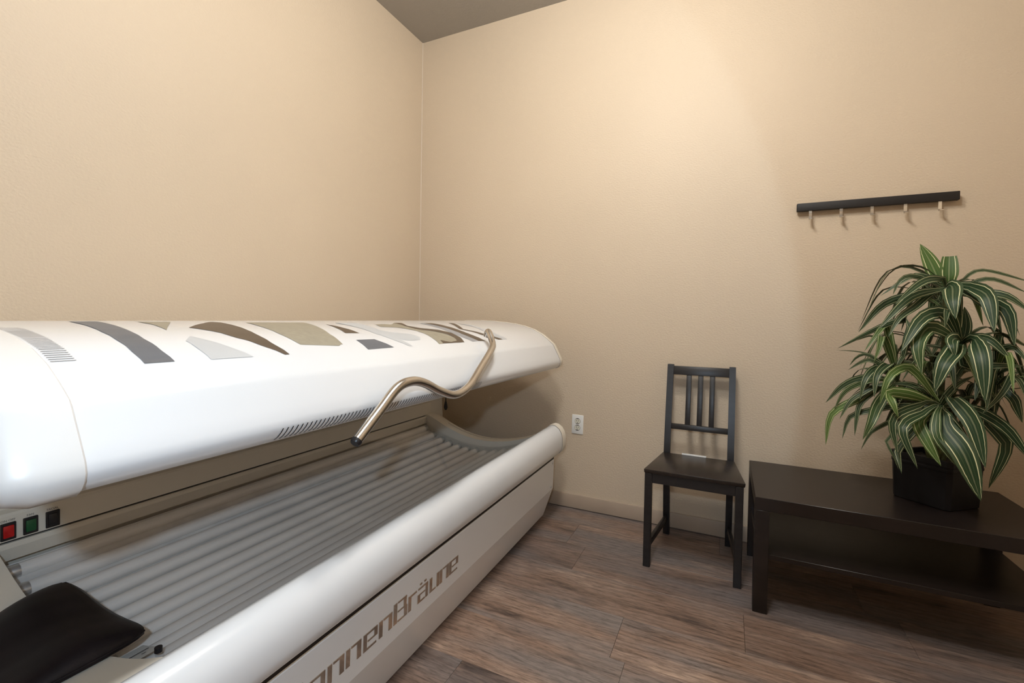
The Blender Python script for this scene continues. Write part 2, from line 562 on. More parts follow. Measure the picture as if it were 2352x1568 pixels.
for ch, ya, yb in TEXT:
    bm = bmesh.new()
    # union of the strokes on a fine grid, extruded, so the letter is one closed solid
    xs = sorted({v for r in GLYPH[ch] for v in (r[0], r[2])})
    zs = sorted({v for r in GLYPH[ch] for v in (r[1], r[3])})
    vd = {}

    def gv(i, j, d):
        if (i, j, d) not in vd:
            z = LZ + zs[j] * LH
            face = 1.102 + (z - 0.188) / 0.152 * 0.004
            vd[(i, j, d)] = bm.verts.new((face + d * 0.0022 - BX, BY * 0 + (ya + (yb - ya) * xs[i]) + 0.22, z))
        return vd[(i, j, d)]

    cells = {(i, j) for i in range(len(xs) - 1) for j in range(len(zs) - 1)
             if any(r[0] <= xs[i] and xs[i + 1] <= r[2] and r[1] <= zs[j] and zs[j + 1] <= r[3] for r in GLYPH[ch])}
    for i, j in cells:
        bm.faces.new((gv(i, j, 1), gv(i + 1, j, 1), gv(i + 1, j + 1, 1), gv(i, j + 1, 1)))
        for (di, dj), (p, q) in {(-1, 0): ((i, j), (i, j + 1)), (1, 0): ((i + 1, j), (i + 1, j + 1)), (0, -1): ((i, j), (i + 1, j)), (0, 1): ((i, j + 1), (i + 1, j + 1))}.items():
            if (i + di, j + dj) not in cells:
                bm.faces.new((gv(*p, 0), gv(*q, 0), gv(*q, 1), gv(*p, 1)))
    lo = from_bm('letter', bm, M['letter'], front)

# front rail
rail = [(1.064, 0.500), (1.072, 0.524), (1.088, 0.541), (1.106, 0.5475), (1.124, 0.545), (1.145, 0.530), (1.158, 0.510), (1.165, 0.485), (1.166, 0.440),
        (1.162, 0.418), (1.150, 0.402), (1.130, 0.389), (1.108, 0.376), (1.085, 0.372), (1.064, 0.372)]
rail_n = [(x, z - 0.017 * min(max((z - 0.40) / 0.10, 0.0), 1.0)) for x, z in rail]
rl = loft_y('front_rail', [(YN + 0.06, rail_n), (-0.055, rail)], M['white'], bed, 32, BO)
loft_y('rail_edge_strip', [(YN + 0.06, [(1.058, 0.455), (1.0645, 0.455), (1.0660, 0.490), (1.058, 0.490)]),
                           (-0.055, [(1.058, 0.470), (1.0645, 0.470), (1.0660, 0.507), (1.058, 0.507)])], M['edge'], bed, None, BO)


def inset(pts, d):
    n = len(pts)
    area = sum(pts[i - 1][0] * pts[i][1] - pts[i][0] * pts[i - 1][1] for i in range(n))
    sg = 1.0 if area > 0 else -1.0
    out = []
    for i in range(n):
        a, b, c = pts[i - 1], pts[i], pts[(i + 1) % n]
        l1 = math.hypot(b[0] - a[0], b[1] - a[1]) or 1
        l2 = math.hypot(c[0] - b[0], c[1] - b[1]) or 1
        n1 = ((b[1] - a[1]) / l1 * sg, -(b[0] - a[0]) / l1 * sg)
        n2 = ((c[1] - b[1]) / l2 * sg, -(c[0] - b[0]) / l2 * sg)
        nx, nz = n1[0] + n2[0], n1[1] + n2[1]
        l = math.hypot(nx, nz) or 1
        k = min(1.35, 2.0 / l)
        out.append((b[0] - nx / l * d * k, b[1] - nz / l * d * k))
    return out


for ys, ye, rp in ((-0.053, 0.010, rail), (YN + 0.058, YN - 0.005, rail_n)):
    d = 1 if ye > ys else -1
    capo = inset(rp, -0.0025)
    loft_y('rail_end_cap', [(ys, capo), (ye - d * 0.012, capo), (ye - d * 0.004, inset(rp, 0.003)), (ye, inset(rp, 0.010))], M['cream'], bed, 32, BO)
    loft_y('cap_seam', [(ys - d * 0.003, inset(rp, -0.0008)), (ys, inset(rp, -0.0008))], M['seam'], bed, 32, BO)

# end panels with the hollow top edge
top_arc = [(0.305, 0.528), (0.340, 0.515), (0.374, 0.500), (0.420, 0.479), (0.469, 0.460), (0.528, 0.441), (0.588, 0.428), (0.645, 0.421), (0.703, 0.419), (0.760, 0.422),
           (0.813, 0.429), (0.866, 0.439), (0.919, 0.453), (0.960, 0.466), (0.996, 0.479), (1.040, 0.497), (1.070, 0.505)]
arc_low = [(x, z - 0.012) for x, z in top_arc]
outl = lambda arc: arc + [(1.085, 0.36), (1.040, 0.05), (0.14, 0.05), (0.14, 0.54)]
for ys in ((-0.002, -0.035, -0.045, -0.082), (YN + 0.002, YN + 0.035, YN + 0.045, YN + 0.220)):
    drop = [(x, z - 0.003) for x, z in top_arc]
    ep = loft_y('end_panel', [(ys[0], outl(drop)), (ys[1] if ys[0] > -1 else ys[1], outl(top_arc)), (ys[2], outl(top_arc)), (ys[3], outl(drop))], M['cream'], bed, 25, BO)
    ym = ys[1]
    sheet_y('panel_seam', [(x, z + 0.0008) for x, z in top_arc[3:-3]], (ym - 0.0012, ym + 0.0012), M['seam'], ep, 60, BO)

# cradle: reflector, lamp tubes, clear acrylic sheet
acr = [(0.292, 0.505), (0.305, 0.485), (0.330, 0.462), (0.380, 0.436), (0.430, 0.418), (0.487, 0.403), (0.545, 0.392), (0.600, 0.386), (0.655, 0.383), (0.713, 0.383),
       (0.760, 0.387), (0.800, 0.394), (0.871, 0.412), (0.940, 0.436), (1.000, 0.462), (1.045, 0.484), (1.063, 0.494)]
YA, YB = YN + 0.215, -0.080
refl = [(x + (0.004 if x < 0.35 else 0), z - 0.040) for x, z in acr]
rf = sheet_y('reflector', refl, (YA, YB), M['reflector'], bed, 40, BO)
sheet_y('acrylic_sheet', acr, (YA, YB), M['acrylic'], bed, 40, BO)
# inner side walls of the lamp tray at both ends
for ye in (YA - 0.001, YB + 0.001):
    bm = bmesh.new()
    for (a, b), (c, d) in zip(zip(acr, acr[1:]), zip(refl, refl[1:])):
        bm.faces.new([bm.verts.new((p[0] - BX, ye, p[1])) for p in (a, b, d, c)])
    from_bm('tray_end', bm, M['dark'], bed)


def along(pts, s):
    for a, b in zip(pts, pts[1:]):
        l = math.hypot(b[0] - a[0], b[1] - a[1])
        if s <= l:
            t = s / l
            return (a[0] + (b[0] - a[0]) * t, a[1] + (b[1] - a[1]) * t), ((b[0] - a[0]) / l, (b[1] - a[1]) / l)
        s -= l
    return pts[-1], (1, 0)


TR = 0.019
tube_me = None
cap_me = None
s = 0.052
while s < 0.80:
    (px, pz), (tx, tz) = along(acr, s)
    c = (px + tz * 0.026, pz - tx * 0.026)
    t0, t1 = YA + 0.018, YB - 0.020
    if tube_me is None:
        o = tube('lamp_tube', [(0, t0 + 0.030, 0), (0, t1 - 0.030, 0)], TR, M['tube'], bed, 14)
        tube_me = o.data
        cc = []
        for a, b in ((t0, t0 + 0.030), (t1, t1 - 0.030)):
            k = tube('lamp_end', [(0, a, 0), (0, a + (b - a) * 0.15, 0), (0, b, 0)], TR, M['tubecap'], o, 14, radii=[TR * 0.9, TR * 1.01, TR * 1.01])
            cc.append(k)
        cap_me = [k.data for k in cc]
    else:
        o = link('lamp_tube', tube_me, None, bed)
        for me in cap_me:
            link('lamp_end', me, None, o)
    o.location = (c[0] - BX, 0, c[1])
    # dark perforated slit between lamps
    (qx, qz), _ = along(refl, s + 0.029)
    bm = bmesh.new()
    yy = YA + 0.40
    while yy < YB - 0.45:
        vv = [bm.verts.new((qx - BX + dx, yy + dy, qz + 0.0012)) for dx, dy in ((-0.0035, 0), (0.0035, 0), (0.0035, 0.020), (-0.0035, 0.020))]
        bm.faces.new(vv)
        yy += 0.030
    sl = from_bm('reflector_slits', bm, M['dark'], rf)
    sl['kind'] = 'stuff'
    s += 0.0585

# rear fascia with the switches, and the column behind it
FX = 0.288
loft_y('rear_column', [(YN + 0.02, [(0.115, 0.30), (0.262, 0.30), (0.262, 0.735), (0.115, 0.735)]),
                       (-0.045, [(0.115, 0.30), (0.262, 0.30), (0.262, 0.735), (0.115, 0.735)])], M['cream'], bed, None, BO)
fas = [(0.255, 0.5225), (FX, 0.5225), (FX + 0.001, 0.530), (FX + 0.001, 0.588), (FX - 0.003, 0.5945), (0.255, 0.600)]
NR = 0.002             # the fascia runs slightly uphill towards the near end
upz = lambda pts: [(x, z + NR) for x, z in pts]
fascia = loft_y('rear_fascia', [(YN + 0.02, upz(fas)), (-0.030, fas)], M['cream'], bed, 30, BO)
low = [(0.255, 0.472), (FX + 0.002, 0.472), (FX + 0.004, 0.488), (FX + 0.004, 0.512), (FX, 0.5165), (0.255, 0.5165)]
loft_y('fascia_lower_strip', [(YN + 0.02, upz(low)), (-0.030, low)], M['cream'], bed, 30, BO)
loft_y('fascia_gap', [(YN + 0.02, upz([(0.25, 0.516), (FX - 0.008, 0.516), (FX - 0.008, 0.522), (0.25, 0.522)])), (-0.030, [(0.25, 0.516), (FX - 0.008, 0.516), (FX - 0.008, 0.522), (0.25, 0.522)])], M['dark'], bed, None, BO)
# tapered end block of the fascia by the hinge
hexa('fascia_end_block', [(0.262, -0.052, 0.500), (FX + 0.004, -0.030, 0.500), (0.350, 0.012, 0.500), (0.262, 0.012, 0.500)],
     [(0.262, -0.052, 0.690), (FX + 0.002, -0.030, 0.690), (0.338, 0.012, 0.690), (0.262, 0.012, 0.690)], M['cream'], bed, 0.004, BO)
hng = tube('hinge_strut', [(0.372, 0.008, 0.555), (0.372, 0.008, 0.800)], 0.0035, M['black'], bed, 10, off=BO)
tube('strut_fitting', [(0.372, 0.008, 0.548), (0.372, 0.008, 0.562), (0.372, 0.008, 0.580), (0.372, 0.008, 0.602)], 0.011, M['black'], hng, 12, off=BO, radii=[0.006, 0.012, 0.010, 0.005])

for y, mt, kind in ((-1.890, 'red', 'ON OFF'), (-1.848, 'green', 'FAN'), (-1.804, 'black', 'FACIAL')):
    bz = box('switch', (FX + 0.000, y - 0.0145, 0.528), (FX + 0.005, y + 0.0145, 0.573), M['black'], fascia, 0.0015, 1, off=BO)
    box('rocker', (FX + 0.003, y - 0.0100, 0.535), (FX + 0.008, y + 0.0100, 0.566), M[mt], bz, 0.002, 2, off=BO)
    cu = bpy.data.curves.new('switch_text', 'FONT')
    cu.body = kind
    cu.size = 0.0075
    cu.align_x = 'CENTER'
    tmp = bpy.data.objects.new('tmp', cu)
    COL.objects.link(tmp)
    bpy.context.view_layer.update()
    me = bpy.data.meshes.new_from_object(tmp.evaluated_get(bpy.context.evaluated_depsgraph_get()))
    bpy.data.objects.remove(tmp)
    me.materials.clear()
    for v in me.vertices:
        x, yy2 = v.co.x, v.co.y
        v.co = (FX + 0.0016 - BX, y + x, 0.5760 + yy2)
    link('switch_text', me, M['print'], fascia)

# label and plug on the acrylic
def acr_z(x):
    for a, b in zip(acr, acr[1:]):
        if a[0] <= x <= b[0]:
            return a[1] + (b[1] - a[1]) * (x - a[0]) / (b[0] - a[0])
    return acr[-1][1]


bm = bmesh.new()
gx = [0.835 + 0.0125 * i for i in range(7)]
for a, b in zip(gx, gx[1:]):
    bm.faces.new([bm.verts.new((x - BX, y, acr_z(x) + 0.002)) for x, y in ((a, -1.905), (b, -1.905), (b, -1.852), (a, -1.852))])
bmesh.ops.remove_doubles(bm, verts=bm.verts, dist=1e-5)
lab = from_bm('warning_label', bm, M['label'], bed)
for xx, ya, yb in ((0.868, -1.898, -1.858), (0.886, -1.880, -1.872)):
    bm = bmesh.new()
    bm.faces.new([bm.verts.new((x - BX, y, acr_z(x) + 0.0032)) for x, y in ((xx, ya), (xx + 0.004, ya), (xx + 0.004, yb), (xx, yb))])
    from_bm('label_print', bm, M['print'], lab)
tube('acrylic_plug', [(0.925, -1.868, acr_z(0.925)), (0.925, -1.868, acr_z(0.925) + 0.010)], 0.007, M['black'], bed, 12, off=BO)

# canopy
outer = [(1.086, 0.862), (1.104, 0.8575), (1.121, 0.861), (1.134, 0.8705), (1.1415, 0.882), (1.1440, 0.893), (1.1415, 0.907), (1.130, 0.930), (1.116, 0.957), (1.1035, 0.981),
         (1.0985, 0.989), (1.0910, 0.9955), (1.066, 1.0165), (1.030, 1.043), (0.980, 1.068), (0.920, 1.086), (0.860, 1.097), (0.800, 1.104), (0.720, 1.110), (0.640, 1.1125),
         (0.550, 1.111), (0.450, 1.100), (0.350, 1.078), (0.260, 1.044), (0.190, 0.995), (0.145, 0.930), (0.125, 0.860), (0.120, 0.760)]
inner = [(0.250, 0.760), (0.260, 0.820), (0.320, 0.890), (0.420, 0.945), (0.560, 0.975), (0.720, 0.980), (0.860, 0.960), (0.970, 0.925), (1.040, 0.895), (1.066, 0.872)]
prof = outer + inner
def sag(z, k):
    return z - 0.014 * k * min(max((z - 0.99) / 0.12, 0.0), 1.0)


prof_n = [(x, sag(z, 1.0)) for x, z in prof]
canopy = loft_y('canopy', [(-2.074, prof_n), (-0.050, prof)], M['white'], bed, 24, BO)
for nm, ys, ye, pf, pr in (('canopy_end_cap', -0.048, 0.006, prof, 0.0022), ('canopy_end_cap', -2.068, -2.150, prof_n, 0.0050)):
    d = 1 if ye > ys else -1
    loft_y(nm, [(ys, inset(pf, -pr + 0.003)), (ys + d * 0.003, inset(pf, -pr)), (ye - d * 0.030, inset(pf, -pr)), (ye - d * 0.016, inset(pf, 0.0005)), (ye - d * 0.006, inset(pf, 0.004)), (ye, inset(pf, 0.0095))],
           M['capwhite'] if ye < -1 else M['cream'], canopy, 30, BO)
loft_y('canopy_cap_seam', [(-0.0505, inset(prof, -0.0005)), (-0.0475, inset(prof, -0.0005))], M['seam'], canopy, 30, BO)

# printed decals on the canopy top: (y, distance along the curve from the crease)
crease = outer[10:]


def surf(sv, lift=0.0008, y=-0.05):
    (x, z), (tx, tz) = along(crease, max(sv, 0.0))
    z = sag(z, min(max((-0.05 - y) / 2.012, 0.0), 1.0))
    nx, nz = tz, -tx
    if nz < 0:
        nx, nz = -nx, -nz
    return x + nx * lift, z + nz * lift


DECALS = {
'slate1' : [(-1.916, 0.444), (-1.929, 0.335), (-1.941, 0.247), (-1.946, 0.178), (-1.948, 0.117), (-1.947, 0.075), (-1.899, 0.075), (-1.902, 0.117), (-1.902, 0.18), (-1.892, 0.272), (-1.878, 0.367), (-1.869, 0.441)],
'taupe1' : [(-1.801, 0.426), (-1.806, 0.351), (-1.827, 0.251), (-1.734, 0.413)],
'brown1' : [(-1.767, 0.279), (-1.728, 0.322), (-1.685, 0.366), (-1.645, 0.404), (-1.628, 0.387), (-1.648, 0.284), (-1.665, 0.197), (-1.669, 0.131), (-1.659, 0.071), (-1.671, 0.071), (-1.699, 0.113), (-1.728, 0.168), (-1.746, 0.235)],
'pale1' : [(-1.839, 0.158), (-1.814, 0.19), (-1.747, 0.072), (-1.835, 0.073)],
'taupe2' : [(-1.562, 0.383), (-1.588, 0.287), (-1.604, 0.2), (-1.606, 0.146), (-1.601, 0.111), (-1.493, 0.093), (-1.481, 0.1), (-1.474, 0.1), (-1.458, 0.171), (-1.424, 0.256), (-1.377, 0.373)],
'brown2' : [(-1.343, 0.315), (-1.396, 0.177), (-1.344, 0.172)],
'pale2' : [(-1.271, 0.357), (-1.283, 0.254), (-1.286, 0.16), (-1.258, 0.109), (-1.223, 0.067), (-1.207, 0.067), (-1.218, 0.089), (-1.223, 0.109), (-1.18, 0.099), (-1.129, 0.101), (-1.112, 0.12), (-1.134, 0.147), (-1.194, 0.167), (-1.228, 0.195), (-1.215, 0.265), (-1.175, 0.344)],
'slate2' : [(-1.406, 0.122), (-1.333, 0.121), (-1.297, 0.068), (-1.408, 0.067)],
'taupe3' : [(-1.141, 0.297), (-1.083, 0.304), (-1.061, 0.29), (-1.0, 0.333), (-0.978, 0.325), (-1.036, 0.252), (-1.037, 0.197), (-0.97, 0.165), (-0.93, 0.129), (-0.917, 0.102), (-0.928, 0.08), (-0.98, 0.073), (-1.027, 0.088), (-1.032, 0.068), (-1.06, 0.067), (-1.055, 0.086), (-1.051, 0.123), (-1.06, 0.178), (-1.103, 0.226), (-1.171, 0.247)],
'brown3' : [(-0.996, 0.336), (-0.956, 0.33), (-1.018, 0.254), (-0.995, 0.209), (-0.918, 0.181), (-0.884, 0.14), (-0.875, 0.101), (-0.891, 0.067), (-1.031, 0.069), (-1.026, 0.09), (-0.978, 0.074), (-0.928, 0.08), (-0.916, 0.103), (-0.928, 0.131), (-0.967, 0.167), (-1.035, 0.199), (-1.032, 0.255)],
'brown4' : [(-0.769, 0.318), (-0.782, 0.231), (-0.78, 0.142), (-0.726, 0.066), (-0.78, 0.068), (-0.826, 0.13), (-0.832, 0.216), (-0.821, 0.318)],
'grey4' : [(-0.827, 0.318), (-0.838, 0.216), (-0.832, 0.131), (-0.783, 0.068), (-0.828, 0.066), (-0.882, 0.128), (-0.878, 0.219), (-0.856, 0.319)],
'brown5' : [(-0.637, 0.319), (-0.618, 0.302), (-0.732, 0.182), (-0.641, 0.11), (-0.559, 0.067), (-0.602, 0.067), (-0.684, 0.109), (-0.758, 0.184), (-0.711, 0.237)],
'pale3' : [(-0.59, 0.31), (-0.552, 0.261), (-0.569, 0.154), (-0.513, 0.067), (-0.562, 0.067), (-0.618, 0.124), (-0.596, 0.21)],
}

for k, poly in DECALS.items():
    base = k.rstrip('0123456789')
    bm = bmesh.new()
    vv = []
    for p in poly:
        q = (p[1], p[0])
        if not vv or (Vector((q[0], q[1], 0)) - vv[-1].co).length > 1e-4:
            vv.append(bm.verts.new((q[0], q[1], 0)))
    es = [bm.edges.new((vv[i], vv[(i + 1) % len(vv)])) for i in range(len(vv))]
    bmesh.ops.triangle_fill(bm, edges=es, use_beauty=True)
    sv = 0.015
    while sv < 0.6:
        bmesh.ops.bisect_plane(bm, geom=list(bm.verts) + list(bm.edges) + list(bm.faces), plane_co=(sv, 0, 0), plane_no=(1, 0, 0))
        sv += 0.015
    for v in bm.verts:
        x, z = surf(v.co.x, 0.0010 if k != 'brown3' else 0.0014, v.co.y)
        v.co = (x - BX, v.co.y, z)
    for f in bm.faces:
        f.smooth = True
    me = bpy.data.meshes.new('decal')
    bmesh.ops.recalc_face_normals(bm, faces=bm.faces)
    if sum(f.normal.z for f in bm.faces) < 0:
        bmesh.ops.reverse_faces(bm, faces=bm.faces)
    bm.to_mesh(me)
    bm.free()
    link('decal', me, M[base], canopy)

# louvre lines near the near end of the canopy top
for i in range(30):
    sv = 0.098 + i * 0.0072
    (xa, za), (xb, zb) = surf(sv, 0.0009, -2.03), surf(sv + 0.0022, 0.0009, -2.03)
    bm = bmesh.new()
    bm.faces.new([bm.verts.new(p) for p in ((xa - BX, -2.062, za), (xa - BX, -2.031, za), (xb - BX, -2.031, zb), (xb - BX, -2.062, zb))])
    from_bm('louvre_slot', bm, M['grey'], canopy)

# row of slanted vent slots along the canopy lip
lip = [(1.129, 0.8665), (1.136, 0.8730), (1.1415, 0.882), (1.1437, 0.890)]
bm = bmesh.new()
prev = None
for i, (x, z) in enumerate(lip):
    dy = i * 0.0035
    nrm = Vector((x - 1.09, 0, z - 0.905)).normalized() * 0.0008
    cur = [bm.verts.new((x - BX + nrm.x, dy, z + nrm.z)), bm.verts.new((x - BX + nrm.x, dy + 0.0027, z + nrm.z))]
    if prev:
        bm.faces.new((prev[0], prev[1], cur[1], cur[0]))
    prev = cur
vent = from_bm('vent_slot', bm, M['dark'], canopy)
vent.location.y = -1.765
for i in range(1, 70):
    o = link('vent_slot', vent.data, None, canopy)
    o.location.y = -1.765 + i * 0.0120

# bent steel grab bar
hp = [(1.058, -0.738, 1.050), (1.073, -0.745, 1.068), (1.112, -0.783, 1.024), (1.134, -0.837, 0.999), (1.165, -0.984, 0.938), (1.185, -1.091, 0.894), (1.190, -1.179, 0.881), (1.190, -1.263, 0.904),
      (1.190, -1.339, 0.936), (1.190, -1.398, 0.948), (1.190, -1.457, 0.937), (1.190, -1.524, 0.888), (1.190, -1.596, 0.834)]
bar = catmull(hp, 8)
tube('grab_bar', bar, 0.0128, M['chrome'], canopy, 20, off=BO)
e = (bar[-1] - bar[-2]).normalized()
tube('bar_end_plug', [bar[-1] - e * 0.001, bar[-1] + e * 0.006, bar[-1] + e * 0.010], 0.0128, M['black'], canopy, 20, off=BO, radii=[0.0130, 0.0130, 0.0105])
tube('bar_mount', [(1.120, -1.180, 0.884), (1.182, -1.180, 0.883)], 0.010, M['chrome'], canopy, 14, off=BO)

# headrest on the near end of the bed
pil = thing('headrest_pillow', 'black vinyl headrest pillow lying at the near end of the tanning bed', 'pillow', (0.62, -2.20, 0.41))
bm = bmesh.new()
NX, NY = 26, 16
X0, X1, Y0p, Y1p = 0.485, 0.868, -2.360, -2.062
grid_t, grid_b = [], []


def arc_z(x):
    for a, b in zip(top_arc, top_arc[1:]):
        if a[0] <= x <= b[0]:
            return a[1] + (b[1] - a[1]) * (x - a[0]) / (b[0] - a[0])
    return top_arc[0][1]


for i in range(NX + 1):
    u = i / NX * 2 - 1
    rt, rb = [], []
    for j in range(NY + 1):
        v = j / NY * 2 - 1
        k = 1 - 0.10 * (abs(u) ** 6)
        l = 1 - 0.10 * (abs(v) ** 6)
        xl = X0 + 0.11 * (1 - v) / 2
        x = (xl + X1) / 2 + (X1 - xl) / 2 * u * l
        y = (Y0p + Y1p) / 2 + (Y1p - Y0p) / 2 * v * k
        edge = max(0.0, (1 - abs(u) ** 5)) ** 0.5 * max(0.0, (1 - abs(v) ** 5)) ** 0.5
        base = arc_z(x) - 0.0030
        hump = 0.018 + 0.020 * math.exp(-((v - 0.25) / 0.5) ** 2) + 0.012 * math.exp(-((u + 0.45) / 0.45) ** 2)
        top = base + 0.0080 + (hump) * edge
        rt.append(bm.verts.new((x - 0.62, y + 2.20, top - 0.41)))
        rb.append(bm.verts.new((x - 0.62, y + 2.20, base - 0.41)))
    grid_t.append(rt)
    grid_b.append(rb)
for i in range(NX):
    for j in range(NY):
        bm.faces.new((grid_t[i][j], grid_t[i + 1][j], grid_t[i + 1][j + 1], grid_t[i][j + 1]))
        bm.faces.new((grid_b[i][j], grid_b[i][j + 1], grid_b[i + 1][j + 1], grid_b[i + 1][j]))
for i in range(NX):
    for j in (0, NY):
        bm.faces.new((grid_t[i][j], grid_t[i + 1][j], grid_b[i + 1][j], grid_b[i][j]))
for j in range(NY):
    for i in (0, NX):
        bm.faces.new((grid_t[i][j], grid_t[i][j + 1], grid_b[i][j + 1], grid_b[i][j]))
from_bm('cover', bm, M['pillow'], pil, 50)
seam = []
for kk in range(17):
    v = kk / 8 - 1
    l = 1 - 0.10 * (abs(v) ** 6)
    xl = X0 + 0.11 * (1 - v) / 2
    x = (xl + X1) / 2 + (X1 - xl) / 2 * l
    seam.append((x, (Y0p + Y1p) / 2 + (Y1p - Y0p) / 2 * v * 0.9, arc_z(x) + 0.0040))
tube('piping', seam, 0.0022, M['pillow'], pil, 8, off=(0.62, -2.20, 0.41))

# ------------------------------------------------------------------ wall outlet
ol = thing('wall_outlet', 'white duplex electrical outlet on the wall beside the tanning bed', 'outlet', (1.1664, 0, 0.5045), (0, math.radians(1.1), 0))
box('cover_plate', (-0.035, -0.006, -0.057), (0.035, 0.0, 0.057), M['outlet'], ol, 0.003, 2)
for zc in (0.0195, -0.0195):
    bm = bmesh.new()
    pts = []
    for k in range(24):
        a = 2 * math.pi * k / 24
        pts.append((0.0165 * math.cos(a), max(-0.0125, min(0.0125, 0.0165 * math.sin(a)))))
    a = [bm.verts.new((x, -0.0055, z + zc)) for x, z in pts]
    b = [bm.verts.new((x, -0.0078, z + zc)) for x, z in pts]
    bm.faces.new(b)
    bm.faces.new(a[::-1])
    for i in range(24):
        j = (i + 1) % 24
        bm.faces.new((a[i], a[j], b[j], b[i]))
    rc = from_bm('receptacle', bm, M['outletface'], ol)
    tube('receptacle_gap', [(0, -0.0050, zc), (0, -0.0063, zc)], 0.0178, M['seam'], rc, 24)
    box('slot', (-0.0075, -0.0082, zc - 0.001), (-0.0050, -0.0076, zc + 0.008), M['dark'], rc)
    box('slot', (0.0050, -0.0082, zc + 0.000), (0.0072, -0.0076, zc + 0.0075), M['dark'], rc)
    tube('ground_hole', [(0, -0.0076, zc - 0.0075), (0, -0.0083, zc - 0.0075)], 0.0026, M['dark'], rc, 10)
tube('screw', [(0, -0.005, 0), (0, -0.0072, 0)], 0.003, M['outlet'], ol, 10)

# ------------------------------------------------------------------ hook rack
rk = thing('coat_rack', 'black-brown coat rack bar with five metal hooks on the wall above the plant', 'coat rack', (2.545, 0, 1.684))
RO = (2.545, 0, 1.684)
box('rail', (2.248, -0.035, 1.6645), (2.842, -0.012, 1.7015), M['rack'], rk, 0.002, 2, off=RO)
for xx in (2.32, 2.77):
    tube('wall_spacer', [(xx, -0.013, 1.683), (xx, 0.0, 1.683)], 0.010, M['rack'], rk, 12, off=RO)
hook_me = None
for xx in (2.303, 2.424, 2.540, 2.659, 2.777):
    if hook_me is None:
        bm = bmesh.new()
        path = [(-0.0135, 0.006), (-0.036, 0.006), (-0.0375, 0.004), (-0.0375, -0.040), (-0.041, -0.0455), (-0.050, -0.0475), (-0.060, -0.0455), (-0.063, -0.040)]
        path = [(-0.024, -0.0025), (-0.0305, -0.0035), (-0.0330, -0.007), (-0.0335, -0.020), (-0.0335, -0.036), (-0.0350, -0.0435), (-0.040, -0.0475), (-0.050, -0.0485), (-0.057, -0.0465)]
        th = 0.0018
        rings = []
        for i, (y, z) in enumerate(path):
            a, b = path[max(i - 1, 0)], path[min(i + 1, len(path) - 1)]
            t = Vector((b[0] - a[0], b[1] - a[1])).normalized()
            n = Vector((-t.y, t.x)) * th
            rings.append([bm.verts.new((-0.006, y + n.x, z + n.y)), bm.verts.new((0.006, y + n.x, z + n.y)), bm.verts.new((0.006, y - n.x, z - n.y)), bm.verts.new((-0.006, y - n.x, z - n.y))])
        for a, b in zip(rings, rings[1:]):
            for k in range(4):
                j = (k + 1) % 4
                bm.faces.new((a[k], a[j], b[j], b[k]))
        bm.faces.new(rings[0][::-1])
        bm.faces.new(rings[-1])
        o = from_bm('hook', bm, M['hook'], rk, 50)
        hook_me = o.data
    else:
        o = link('hook', hook_me, None, rk)
    o.location = (xx - RO[0], 0, 1.668 - RO[2])

# ------------------------------------------------------------------ chair
CO = (1.836, -0.290, 0.0)
ch = thing('dining_chair', 'black-stained wooden chair with slatted back standing against the wall', 'chair', CO)
hexa('seat', [(1.630, -0.484, 0.431), (2.042, -0.484, 0.431), (2.004, -0.160, 0.431), (1.674, -0.160, 0.431)],
     [(1.628, -0.486, 0.450), (2.044, -0.486, 0.450), (2.006, -0.158, 0.450), (1.672, -0.158, 0.450)], M['chairseat'], ch, 0.004, CO)
for xa, xb in ((1.633, 1.664), (2.006, 2.037)):
    box('leg', (xa, -0.482, 0.0), (xb, -0.447, 0.431), M['chair'], ch, 0.002, 1, off=CO)
# rear legs run up into the back posts
for xa, xb in ((1.676, 1.707), (1.973, 2.003)):
    stations = [(0.0, -0.100, -0.066), (0.20, -0.130, -0.096), (0.43, -0.160, -0.130), (0.50, -0.150, -0.122), (0.65, -0.122, -0.096), (0.80, -0.090, -0.064), (0.898, -0.068, -0.042)]
    bm = bmesh.new()
    rings = [[bm.verts.new((x - CO[0], y - CO[1], z)) for x, y in ((xa, ya), (xb, ya), (xb, yb), (xa, yb))] for z, ya, yb in stations]
    for a, b in zip(rings, rings[1:]):
        for k in range(4):
            j = (k + 1) % 4
            bm.faces.new((a[k], a[j], b[j], b[k]))
    bm.faces.new(rings[0][::-1])
    bm.faces.new(rings[-1])
    from_bm('leg', bm, M['chair'], ch, 35)


def back_y(z):
    st = [(0.43, -0.145), (0.65, -0.109), (0.80, -0.077), (0.898, -0.055)]
    for a, b in zip(st, st[1:]):
        if a[0] <= z <= b[0]:
            return a[1] + (b[1] - a[1]) * (z - a[0]) / (b[0] - a[0])
    return st[-1][1]


def back_bar(name, xa, xb, za, zb, th, dy=0.0):
    ya, yb = back_y(za) + dy, back_y(zb) + dy
    hexa(name, [(xa, ya - th, za), (xb, ya - th, za), (xb, ya + th, za), (xa, ya + th, za)], [(xa, yb - th, zb), (xb, yb - th, zb), (xb, yb + th, zb), (xa, yb + th, zb)], M['chair'], ch, 0.0015, CO)


